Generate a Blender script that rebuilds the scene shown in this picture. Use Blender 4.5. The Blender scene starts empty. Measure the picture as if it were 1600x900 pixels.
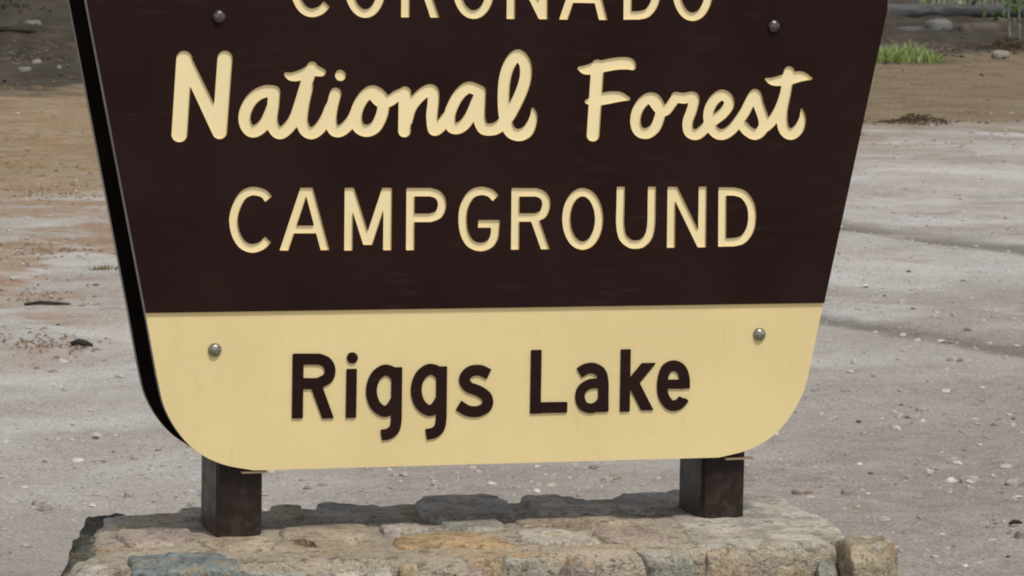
import bpy, math, random
import numpy as np
from mathutils import Vector, Matrix

scene = bpy.context.scene
COL = scene.collection
random.seed(7)
rng = np.random.default_rng(11)

# ------------------------------------------------------------------ camera
def camera_matrix(loc, yaw, pitch, roll):
    f = Vector((math.sin(yaw)*math.cos(pitch), math.cos(yaw)*math.cos(pitch), -math.sin(pitch)))
    r = Vector((math.cos(yaw), -math.sin(yaw), 0)); u = r.cross(f)
    c, s = math.cos(roll), math.sin(roll)
    r2 = r*c+u*s; u2 = u*c-r*s
    m = Matrix((r2, u2, -f)).transposed().to_4x4(); m.translation = loc
    return m
cam_d = bpy.data.cameras.new('camera'); cam = bpy.data.objects.new('camera', cam_d); COL.objects.link(cam)
cam.matrix_world = camera_matrix(Vector((-2.0042, -6.4588, 1.5472)), math.radians(17.5), math.radians(5.9092), math.radians(1.1062))
cam_d.sensor_width = 36; cam_d.lens = 36*5800/1600
cam_d.clip_start = .05; cam_d.clip_end = 3000
cam_d.dof.use_dof = True; cam_d.dof.focus_distance = 6.8; cam_d.dof.aperture_fstop = 34
scene.camera = cam
scene.cycles.filter_width = 1.9
scene.render.resolution_x = 1024; scene.render.resolution_y = 576

# ------------------------------------------------------------------ sky, sun, exposure
SUN_EL, SUN_AZ = math.radians(60), math.radians(18)
world = bpy.data.worlds.new('World'); scene.world = world; world.use_nodes = True
wn = world.node_tree; wn.nodes.clear()
sky = wn.nodes.new('ShaderNodeTexSky'); sky.sky_type = 'NISHITA'; sky.sun_disc = False
sky.sun_elevation = SUN_EL; sky.sun_rotation = math.pi-SUN_AZ; sky.air_density = 1.0; sky.dust_density = 4.0; sky.ozone_density = 1.0; sky.altitude = 2600
hs = wn.nodes.new('ShaderNodeHueSaturation'); hs.inputs['Saturation'].default_value = .22
bg = wn.nodes.new('ShaderNodeBackground'); bg.inputs['Strength'].default_value = .125
wo = wn.nodes.new('ShaderNodeOutputWorld')
wn.links.new(sky.outputs[0], hs.inputs['Color']); wn.links.new(hs.outputs[0], bg.inputs[0]); wn.links.new(bg.outputs[0], wo.inputs[0])
sl = bpy.data.lights.new('sun', 'SUN'); sl.energy = 2.05; sl.angle = math.radians(8); sl.color = (1, .95, .87)
so = bpy.data.objects.new('sun', sl); COL.objects.link(so)
sv = Vector((math.sin(SUN_AZ)*math.cos(SUN_EL), -math.cos(SUN_AZ)*math.cos(SUN_EL), math.sin(SUN_EL)))
so.rotation_euler = sv.to_track_quat('Z', 'Y').to_euler(); so.location = (3, -8, 12)
scene.view_settings.view_transform = 'Standard'; scene.view_settings.look = 'None'
scene.view_settings.gamma = 1; scene.view_settings.use_curve_mapping = False
scene.view_settings.exposure = 0.40

# ------------------------------------------------------------------ helpers
def finish(o, label=None, cat=None, group=None, kind=None):
    if label: o['label'] = label
    if cat: o['category'] = cat
    if group: o['group'] = group
    if kind: o['kind'] = kind
    return o
def link(name, me, mat=None, parent=None):
    o = bpy.data.objects.new(name, me); COL.objects.link(o)
    if mat is not None and me is not None and len(me.materials) == 0: me.materials.append(mat)
    if parent is not None: o.parent = parent
    return o
def empty(name, loc=(0, 0, 0), rz=0):
    o = bpy.data.objects.new(name, None); COL.objects.link(o); o.location = loc; o.rotation_euler.z = rz
    o.empty_display_size = .1
    return o
def mesh(name, v, f, smooth=False):
    me = bpy.data.meshes.new(name); me.from_pydata([tuple(p) for p in v], [], [tuple(q) for q in f]); me.update()
    if smooth: me.polygons.foreach_set('use_smooth', [True]*len(me.polygons))
    return me
def fast_mesh(name, V, F, smooth=True):
    """V (n,3), F (m,k) arrays with equal-sided faces."""
    me = bpy.data.meshes.new(name); k = F.shape[1]
    me.vertices.add(len(V)); me.vertices.foreach_set('co', np.ascontiguousarray(V, np.float32).ravel())
    me.loops.add(F.size); me.loops.foreach_set('vertex_index', np.ascontiguousarray(F, np.int32).ravel())
    me.polygons.add(len(F)); me.polygons.foreach_set('loop_start', np.arange(0, F.size, k, dtype=np.int32))
    me.polygons.foreach_set('use_smooth', np.full(len(F), smooth))
    me.update(calc_edges=True); me.validate()
    return me
def hash01(*ks):
    h = np.zeros(np.broadcast(*ks).shape, np.uint64)
    for i, k in enumerate(ks):
        h = (h ^ (np.asarray(k).astype(np.int64).astype(np.uint64)*np.uint64(0x9E3779B97F4A7C15+2*i*7919)))
        h = (h ^ (h >> np.uint64(29)))*np.uint64(0xBF58476D1CE4E5B9)
    h = (h ^ (h >> np.uint64(32)))*np.uint64(0x94D049BB133111EB); h ^= h >> np.uint64(31)
    return (h >> np.uint64(11)).astype(np.float64)/float(1 << 53)
def vn2(x, y, seed=0):
    xi, yi = np.floor(x), np.floor(y); fx, fy = x-xi, y-yi
    fx = fx*fx*(3-2*fx); fy = fy*fy*(3-2*fy); s = np.full(np.shape(x), seed)
    a = hash01(xi, yi, s); b = hash01(xi+1, yi, s); c = hash01(xi, yi+1, s); d = hash01(xi+1, yi+1, s)
    return (a*(1-fx)+b*fx)*(1-fy)+(c*(1-fx)+d*fx)*fy-.5
def vn3(p, seed=0):
    i = np.floor(p); f = p-i; f = f*f*(3-2*f); out = 0
    s = np.full(len(p), seed)
    for a in (0, 1):
        for b in (0, 1):
            for c in (0, 1):
                w = (f[:, 0] if a else 1-f[:, 0])*(f[:, 1] if b else 1-f[:, 1])*(f[:, 2] if c else 1-f[:, 2])
                out = out+w*hash01(i[:, 0]+a, i[:, 1]+b, i[:, 2]+c, s)
    return out-.5

# ------------------------------------------------------------------ material kit
class Mat:
    def __init__(self, name, rough=.8, spec=.3):
        self.m = bpy.data.materials.new(name); self.m.use_nodes = True
        self.t = self.m.node_tree; self.t.nodes.clear()
        self.out = self.n('ShaderNodeOutputMaterial'); self.b = self.n('ShaderNodeBsdfPrincipled')
        self.t.links.new(self.b.outputs[0], self.out.inputs[0])
        self.b.inputs['Roughness'].default_value = rough; self.b.inputs['Specular IOR Level'].default_value = spec
    def n(self, k): return self.t.nodes.new(k)
    def put(self, sock, v):
        if isinstance(v, bpy.types.NodeSocket): self.t.links.new(v, sock)
        elif isinstance(v, (tuple, list)) and len(v) == 3 and sock.type == 'RGBA': sock.default_value = (*v, 1)
        else: sock.default_value = v
    def pos(self): return self.n('ShaderNodeNewGeometry').outputs['Position']
    def obj(self): return self.n('ShaderNodeTexCoord').outputs['Object']
    def noise(self, v, scale, detail=4, rough=.55, col=False):
        n = self.n('ShaderNodeTexNoise'); self.put(n.inputs['Vector'], v); n.inputs['Scale'].default_value = scale
        n.inputs['Detail'].default_value = detail; n.inputs['Roughness'].default_value = rough
        return n.outputs['Color' if col else 'Fac']
    def voro(self, v, scale, out='Distance', feat='F1'):
        n = self.n('ShaderNodeTexVoronoi'); n.feature = feat; self.put(n.inputs['Vector'], v); n.inputs['Scale'].default_value = scale
        return n.outputs[out]
    def math(self, op, a, b=0., c=0.):
        n = self.n('ShaderNodeMath'); n.operation = op
        for i, x in enumerate((a, b, c)): self.put(n.inputs[i], x)
        return n.outputs[0]
    def ramp(self, v, lo, hi, a=0., b=1.):
        n = self.n('ShaderNodeMapRange'); n.interpolation_type = 'SMOOTHSTEP'
        for i, x in enumerate((v, lo, hi, a, b)): self.put(n.inputs[i], x)
        return n.outputs[0]
    def mix(self, f, a, b, mode='MIX'):
        n = self.n('ShaderNodeMix'); n.data_type = 'RGBA'; n.blend_type = mode
        self.put(n.inputs[0], f); self.put(n.inputs[6], a); self.put(n.inputs[7], b)
        return n.outputs[2]
    def sep(self, v):
        n = self.n('ShaderNodeSeparateXYZ'); self.put(n.inputs[0], v); return n.outputs
    def scl(self, v, s):
        n = self.n('ShaderNodeVectorMath'); n.operation = 'MULTIPLY'; self.put(n.inputs[0], v); n.inputs[1].default_value = s
        return n.outputs[0]
    def col(self, v): self.put(self.b.inputs['Base Color'], v); return self
    def bump(self, h, dist, strength=1.):
        n = self.n('ShaderNodeBump'); n.inputs['Distance'].default_value = dist; n.inputs['Strength'].default_value = strength
        self.put(n.inputs['Height'], h); self.t.links.new(n.outputs[0], self.b.inputs['Normal']); return self

def mat_paint(name, c1, c2, rough, spec=.4, dirt=None, fade=None, grain=(.12, 1, 1), splash=None):
    m = Mat(name, rough, spec); p = m.pos()
    c = m.mix(m.ramp(m.noise(p, 3.5, 5), .35, .65), c1, c2)
    if dirt:
        d = m.ramp(m.noise(m.scl(p, (1, 1, .35)), 26, 6, .7), .57, .78, 0, .35)
        c = m.mix(d, c, dirt)
    if fade:                                          # chalky weathering in streaks and specks
        st = m.math('MULTIPLY', m.ramp(m.noise(m.scl(p, grain), 70, 5, .7), .50, .72), m.ramp(m.noise(p, 2.6, 4, .6), .40, .66, .15, 1))
        c = m.mix(m.math('MULTIPLY', st, fade[1]), c, fade[0])
        c = m.mix(m.ramp(m.noise(p, 210, 2), .70, .80, 0, fade[1]), c, fade[0])
    if splash:                                        # dried mud splashed up from the base
        z = m.sep(p)[2]
        c = m.mix(m.math('MULTIPLY', m.ramp(m.math('ADD', z, m.math('MULTIPLY_ADD', m.noise(p, 24, 5, .7), .22, -.11)), .39, .50, .55, 0), m.ramp(m.noise(p, 60, 4), .40, .60, .3, 1)), c, splash)
    fine = m.noise(p, 900, 2)
    c = m.mix(m.ramp(fine, .3, .7, 0, .12), c, tuple(x*.6 for x in c1))
    m.col(c); m.put(m.b.inputs['Roughness'], m.ramp(m.noise(p, 30, 4), .3, .7, rough-.07, rough+.08))
    m.bump(m.math('ADD', m.noise(p, 350, 3), m.math('MULTIPLY', m.noise(m.scl(p, (1, 1, .12)), 160, 3), .7)), .0006, .35)
    return m.m
M_BROWN = mat_paint('brown_sign_paint', (.0165, .0068, .0056), (.0215, .0098, .0082), .58, .07, fade=((.050, .034, .029), .30))
M_CREAM = mat_paint('cream_sign_board', (.755, .612, .308), (.705, .568, .284), .62, .3, (.50, .38, .18), fade=((.82, .72, .46), .25))
M_LETTER = mat_paint('cream_letter_paint', (.86, .72, .415), (.82, .68, .385), .6, .3)
M_EDGE = mat_paint('grey_board_edge', (.27, .245, .21), (.20, .18, .155), .8, .2)
M_INNER = mat_paint('dark_board_back', (.006, .0045, .004), (.009, .006, .005), .8, .08)
M_POST = mat_paint('brown_post_paint', (.0120, .0062, .0052), (.0185, .0100, .0082), .42, .25, fade=((.075, .042, .028), .5), grain=(1, 1, .06), splash=(.075, .052, .036))
M_BRACKET = mat_paint('tan_bracket_paint', (.30, .22, .13), (.22, .165, .10), .7, .3)
def mat_metal(name, c, rough):
    m = Mat(name, rough, .5); m.b.inputs['Metallic'].default_value = .85
    p = m.pos(); m.col(m.mix(m.ramp(m.noise(p, 260, 4), .4, .65), c, tuple(x*.45 for x in c)))
    m.bump(m.noise(p, 500, 2), .0006, .5); return m.m
M_ZINC = mat_metal('weathered_zinc', (.34, .32, .26), .38)
M_BOLT = mat_metal('brown_painted_bolt', (.15, .13, .13), .30)

def mat_stone():
    m = Mat('rubble_stone', .88, .25); p = m.pos()
    oi = m.n('ShaderNodeObjectInfo'); base = oi.outputs['Color']; rnd = oi.outputs['Random']
    sh = m.n('ShaderNodeVectorMath'); sh.operation = 'ADD'; m.put(sh.inputs[0], p)
    cx = m.n('ShaderNodeCombineXYZ'); m.put(cx.inputs[0], m.math('MULTIPLY', rnd, 13.)); m.put(cx.inputs[1], m.math('MULTIPLY', rnd, 7.)); m.t.links.new(cx.outputs[0], sh.inputs[1])
    q = sh.outputs[0]
    a = m.noise(m.scl(q, (1, 1, 2.2)), 14, 6, .62); b = m.noise(q, 42, 5, .7); g = m.noise(q, 150, 3, .7)
    c = m.mix(m.ramp(a, .30, .70), m.mix(1., base, (.58, .55, .52), 'MULTIPLY'), m.mix(1., base, (1.28, 1.24, 1.17), 'MULTIPLY'))
    c = m.mix(m.ramp(b, .52, .63, 0, .8), c, m.mix(1., base, (.42, .38, .33), 'MULTIPLY'))
    c = m.mix(m.ramp(m.noise(q, 16, 5, .7), .54, .64, 0, .55), c, (.36, .25, .13))           # ochre mineral stain
    li = m.math('MULTIPLY', m.ramp(m.noise(q, 22, 5, .65), .57, .64), m.ramp(m.noise(q, 120, 3, .6), .42, .55))
    c = m.mix(m.math('MULTIPLY', li, .45), c, (.36, .39, .34))                              # pale lichen
    c = m.mix(m.ramp(g, .57, .68, 0, .75), c, m.mix(1., base, (.22, .2, .18), 'MULTIPLY'))
    c = m.mix(m.ramp(g, .34, .44, .6, 0), c, m.mix(1., base, (1.55, 1.5, 1.42), 'MULTIPLY'))
    m.col(c); h = m.math('ADD', m.math('MULTIPLY', b, 1.0), m.math('MULTIPLY', g, .45))
    m.bump(h, .012, 1.); return m.m
M_STONE = mat_stone()
def mat_mortar():
    m = Mat('sandy_mortar', .93, .2); p = m.pos()
    a = m.noise(m.scl(p, (.6, 1, 1)), 9, 6, .65); b = m.noise(m.scl(p, (.7, 1, 1)), 42, 5, .7); g = m.noise(p, 140, 3, .7)
    c = m.mix(m.ramp(a, .35, .65), (.45, .385, .295), (.34, .285, .22))
    c = m.mix(m.ramp(m.noise(p, 5.2, 3), .54, .66, 0, .7), c, (.40, .28, .15))
    c = m.mix(m.ramp(m.noise(p, 17, 4), .58, .70, 0, .6), c, (.33, .36, .30))
    c = m.mix(m.ramp(b, .53, .63, 0, .8), c, (.15, .115, .082))
    c = m.mix(m.ramp(g, .58, .68, 0, .8), c, (.085, .066, .048))
    c = m.mix(m.ramp(g, .34, .43, .6, 0), c, (.58, .52, .43))
    m.col(c); m.bump(m.math('ADD', b, m.math('MULTIPLY', g, .6)), .014, 1.); return m.m
M_MORTAR = mat_mortar()
def mat_rock():
    m = Mat('loose_rock', .92, .22); p = m.pos(); base = m.n('ShaderNodeObjectInfo').outputs['Color']
    a = m.noise(p, 40, 5, .65); g = m.noise(p, 240, 3, .7)
    c = m.mix(m.ramp(a, .32, .68), m.mix(1., base, (.68, .66, .64), 'MULTIPLY'), m.mix(1., base, (1.15, 1.14, 1.12), 'MULTIPLY'))
    c = m.mix(m.ramp(g, .56, .70, 0, .5), c, m.mix(1., base, (.4, .38, .36), 'MULTIPLY'))
    m.col(c); m.bump(m.math('ADD', a, g), .008, 1.); return m.m
M_ROCK = mat_rock()

GRAV_Y, GRAV_S = 10.8, .84      # far edge of the gravel drive: y = GRAV_Y + GRAV_S*x
DARK_Y, DARK_S = 19.9, .68     # where dirt gives way to humus with forest shade painted into its colour
RUTS = [((5.15, 10.71), (.223, -.975), .26), ((3.46, 6.64), (.231, -.973), .20)]
def mat_ground():
    m = Mat('gravel_and_dirt', .95, .2); p = m.pos(); s = m.sep(p); x, y = s[0], s[1]
    n0 = m.noise(p, .16, 3); n1 = m.noise(p, .55, 5, .6); n2 = m.noise(p, 2.3, 6, .62); n3 = m.noise(p, 11, 6, .65); n4 = m.noise(p, 55, 4, .7)
    wob = m.math('ADD', m.math('MULTIPLY_ADD', n0, 5., -2.5), m.math('ADD', m.math('MULTIPLY_ADD', n1, 7., -3.5), m.math('MULTIPLY_ADD', n2, 3.2, -1.6)))
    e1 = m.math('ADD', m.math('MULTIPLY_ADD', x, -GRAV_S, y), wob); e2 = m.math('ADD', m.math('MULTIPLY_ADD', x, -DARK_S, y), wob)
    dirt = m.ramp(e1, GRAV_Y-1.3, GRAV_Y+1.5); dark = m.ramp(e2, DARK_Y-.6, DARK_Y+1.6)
    gv = m.mix(m.ramp(n2, .36, .64), (.415, .388, .358), (.325, .293, .266))
    gv = m.mix(m.ramp(n1, .40, .60, 0, .8), gv, (.50, .482, .458))
    gv = m.mix(m.ramp(m.noise(p, 1.1, 5, .7), .55, .70, 0, .7), gv, (.30, .25, .215))
    gv = m.mix(m.ramp(n3, .56, .72, 0, .55), gv, (.225, .20, .178))
    near = m.math('ADD', m.math('MULTIPLY_ADD', x, -GRAV_S, y), m.math('ADD', m.math('MULTIPLY_ADD', n0, 3., -1.5), m.math('MULTIPLY_ADD', n2, 5., -2.5)))
    gv = m.mix(m.ramp(m.noise(p, .9, 4, .6), .48, .60, 0, .7), gv, (.55, .532, .508))
    gv = m.mix(m.ramp(near, 1.2, 5.0, .68, 0), gv, m.mix(m.ramp(n3, .35, .65), (.235, .196, .165), (.325, .283, .248)))
    dc = m.mix(m.ramp(n2, .36, .64), (.255, .185, .104), (.335, .262, .160))
    dc = m.mix(m.ramp(n1, .50, .68, 0, .7), dc, (.185, .130, .072))
    dc = m.mix(m.ramp(n3, .54, .66, 0, .75), dc, (.115, .075, .042))
    dc = m.mix(m.ramp(m.noise(p, 2.1, 5, .7), .50, .62, 0, .75), dc, (.32, .195, .105))
    dc = m.mix(m.ramp(x, 5.5, 10.5, 0, .85), dc, m.mix(m.ramp(n2, .36, .64), (.145, .108, .060), (.205, .160, .095)))
    hm = m.mix(m.ramp(n2, .38, .62), (.040, .031, .022), (.072, .058, .042))  # humus colour, darkened further to carry the forest shade
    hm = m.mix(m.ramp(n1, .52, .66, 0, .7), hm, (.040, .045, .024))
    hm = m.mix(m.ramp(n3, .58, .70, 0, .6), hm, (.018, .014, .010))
    patch = m.math('MULTIPLY', m.ramp(m.noise(p, .85, 5, .65), .455, .555), m.math('MULTIPLY', m.ramp(e1, GRAV_Y-7, GRAV_Y-2, 0, .9), m.ramp(x, 2.5, 5.5, 1, .3)))
    gv = m.mix(patch, gv, m.mix(m.ramp(n2, .40, .62), (.34, .25, .165), (.30, .18, .11)))
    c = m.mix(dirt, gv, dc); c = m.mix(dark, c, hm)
    for (px, py), (tx, ty), w in RUTS:                  # darker wheel tracks
        d = m.math('ADD', m.math('MULTIPLY_ADD', x, -ty, px*ty), m.math('MULTIPLY_ADD', y, tx, -py*tx))
        d = m.math('ABSOLUTE', m.math('ADD', d, m.math('ADD', m.math('MULTIPLY_ADD', n2, .34, -.17), m.math('MULTIPLY_ADD', n3, .14, -.07))))
        c = m.mix(m.math('MULTIPLY', m.ramp(d, w*.15, w*1.15, .85, 0), m.math('MULTIPLY', m.ramp(n2, .30, .50, .35, 1), m.ramp(y, py+1.0, py+2.6, 1, 0))), c, (.170, .150, .132))
    vc = m.sep(m.voro(p, 75, 'Color')); vd = m.voro(p, 75); vc2 = m.sep(m.voro(p, 190, 'Color'))
    spk = m.math('MULTIPLY', m.ramp(vd, .25, .45, 1, 0), m.ramp(vc[0], .66, .80))
    c = m.mix(m.math('MULTIPLY', spk, m.math('MULTIPLY_ADD', dark, -.7, .75)), c, m.mix(vc[1], (.52, .485, .45), (.36, .30, .26)))
    spd = m.math('MULTIPLY', m.ramp(vd, .2, .4, 1, 0), m.ramp(vc[2], .80, .9, 0, .7))
    c = m.mix(spd, c, (.085, .07, .058))
    c = m.mix(m.ramp(vc2[0], 0, 1, 0, .30), c, m.mix(1., c, (.45, .42, .40), 'MULTIPLY'))
    c = m.mix(m.ramp(vc2[1], .80, .95, 0, .45), c, m.mix(1., c, (1.6, 1.58, 1.55), 'MULTIPLY'))
    m.col(c)
    h = m.math('ADD', m.math('MULTIPLY', n3, .9), m.math('ADD', m.math('MULTIPLY', n4, .55), m.math('MULTIPLY', m.math('SUBTRACT', .5, vd), m.math('MULTIPLY', vc[0], .30))))
    m.bump(h, .022, 1.); return m.m
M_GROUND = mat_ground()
def mat_vcol(name, rough=.9, var=.5, scale=160, transl=0):
    m = Mat(name, rough, .25); a = m.n('ShaderNodeAttribute'); a.attribute_name = 'Col'; p = m.pos()
    c = m.mix(m.ramp(m.noise(p, scale, 4, .65), .35, .65, 0, var), a.outputs['Color'], m.mix(1., a.outputs['Color'], (.5, .47, .44), 'MULTIPLY'))
    m.col(c); m.bump(m.noise(p, scale*1.6, 3), .003, .6)
    if transl:
        t = m.n('ShaderNodeBsdfTranslucent'); m.put(t.inputs[0], a.outputs['Color']); mx = m.n('ShaderNodeMixShader'); mx.inputs[0].default_value = transl
        m.t.links.new(m.b.outputs[0], mx.inputs[1]); m.t.links.new(t.outputs[0], mx.inputs[2]); m.t.links.new(mx.outputs[0], m.out.inputs[0])
    return m.m
M_PEBBLE = mat_vcol('loose_gravel_stone'); M_LITTER = mat_vcol('needle_litter', .95); M_LEAF = mat_vcol('green_leaf', .6, .3, 40, .3)
def mat_bark(name, c1, c2, dark):
    m = Mat(name, .92, .2); p = m.obj(); q = m.scl(p, (.25, 1, 1))
    a = m.noise(q, 22, 6, .65); b = m.noise(q, 90, 4, .7)
    c = m.mix(m.ramp(a, .35, .65), c1, c2); c = m.mix(m.ramp(b, .56, .70, 0, .8), c, dark)
    m.col(c); m.bump(m.math('ADD', a, b), .02, 1.); return m.m
M_LOG = mat_bark('weathered_grey_log', (.135, .135, .13), (.075, .078, .076), (.018, .017, .016))
M_TWIG = mat_bark('dark_twig', (.06, .048, .038), (.035, .028, .022), (.012, .01, .008))
M_STEM = mat_bark('pale_sapling_stem', (.30, .29, .25), (.22, .21, .17), (.07, .06, .05))

# ------------------------------------------------------------------ lettering strokes (0.1 mm on the sign face: x, height, half width)
# kinds: s smooth round, c smooth square-cut, l straight round, b straight square-cut, d diagonal with level ends
SCRIPT_WORDS = [
 ('National',[('l',[(-5924,11289,144),(-5850,12625,144)]),('l',[(-5845,12637,118),(-5197,11335,132)]),('l',[(-5194,11335,136),(-5111,12641,136)]),('s',[(-4205,12052,111),(-4351,12058,111),(-4515,11994,111),(-4654,11856,111),(-4738,11651,111),(-4724,11468,111),(-4619,11344,111),(-4483,11372,111),(-4344,11514,111),(-4230,11766,111)]),('s',[(-4203,12045,111),(-4219,11812,111),(-4246,11583,111),(-4202,11399,111),(-4095,11307,111),(-3954,11388,111),(-3815,11572,111),(-3713,11859,111),(-3611,12203,111),(-3509,12490,104)]),('s',[(-3598,12134,111),(-3665,11813,111),(-3689,11537,111),(-3623,11365,111),(-3504,11307,111),(-3363,11388,111),(-3235,11572,111),(-3155,11768,111)]),('s',[(-3991,12362,38),(-3884,12317,78),(-3696,12352,99),(-3508,12433,108),(-3354,12404,80),(-3314,12406,61)]),('s',[(-3071,12021,108),(-3131,11768,108),(-3151,11538,108),(-3109,11388,108),(-3023,11337,108),(-2900,11388,108),(-2759,11538,108),(-2655,11746,108)]),('l',[(-2988,12350,99),(-2983,12344,99)]),('s',[(-2373,12063,111),(-2527,11977,111),(-2644,11792,111),(-2684,11607,111),(-2638,11423,111),(-2493,11349,111),(-2327,11411,111),(-2222,11585,111),(-2177,11770,111),(-2204,11955,111),(-2373,12063,111)]),('s',[(-2385,12023,104),(-2251,11885,104),(-2083,11881,104),(-1929,11979,104),(-1774,12039,104)]),('l',[(-1776,12037,118),(-1774,11349,118)]),('s',[(-1729,11539,108),(-1661,11771,108),(-1520,11957,108),(-1353,12078,108),(-1249,12062,108),(-1241,11865,108),(-1261,11633,108),(-1240,11423,108),(-1200,11365,108),(-1100,11424,108),(-982,11586,108)]),('s',[(-372,12076,108),(-568,12138,108),(-735,12029,108),(-865,11819,108),(-927,11610,108),(-894,11435,108),(-784,11393,108),(-640,11470,108),(-510,11657,108),(-405,11913,108)]),('s',[(-360,12065,113),(-367,11797,113),(-362,11564,113),(-286,11401,113),(-151,11373,113),(-6,11412,113),(163,11564,113),(305,11798,113),(445,12102,113),(509,12360,113),(484,12593,113),(354,12725,113),(215,12603,113),(122,12358,113),(92,12055,113),(105,11728,113),(152,11494,113),(241,11331,113),(401,11272,113),(559,11342,113),(649,11506,89),(676,11635,64),(657,11741,33)])]),
 ('Forest',[('s',[(1532,12496,34),(1678,12469,90),(1937,12529,111),(2262,12587,114),(2491,12588,111),(2564,12533,68)]),('l',[(1888,12538,124),(1829,11276,124)]),('s',[(1691,11887,37),(1822,11890,86),(2048,11947,114),(2309,11978,96),(2500,11945,37)]),('s',[(3015,11946,102),(2835,11924,102),(2694,11753,102),(2647,11536,102),(2707,11356,102),(2866,11300,102),(3029,11397,102),(3113,11583,102),(3135,11754,102),(3015,11946,102)]),('s',[(2983,11893,93),(3119,11738,93),(3241,11723,93),(3357,11863,93),(3433,11966,93)]),('s',[(3433,11972,102),(3592,11954,102),(3784,11967,102),(3756,11755,102),(3676,11521,102),(3707,11334,102),(3858,11281,102),(4021,11397,102),(4167,11531,102),(4363,11672,102),(4482,11835,102),(4438,11975,102),(4314,12012,102),(4167,11896,102),(4083,11693,102),(4108,11475,102),(4239,11313,102),(4400,11288,102),(4586,11413,102),(4796,11695,102),(4987,12030,102),(5077,11820,102),(5174,11570,102),(5166,11382,102),(5025,11281,102),(4872,11344,102),(4787,11428,102)]),('s',[(5140,11366,99),(5337,11523,99),(5498,11774,99),(5606,12104,99),(5663,12449,108)]),('s',[(5663,12449,108),(5607,12072,108),(5544,11696,108),(5583,11397,108),(5731,11287,108),(5880,11382,102),(5955,11571,68),(5937,11744,25)]),('s',[(5207,12312,25),(5366,12272,80),(5634,12314,111),(5902,12368,96),(6105,12332,28)])]),
]
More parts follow.
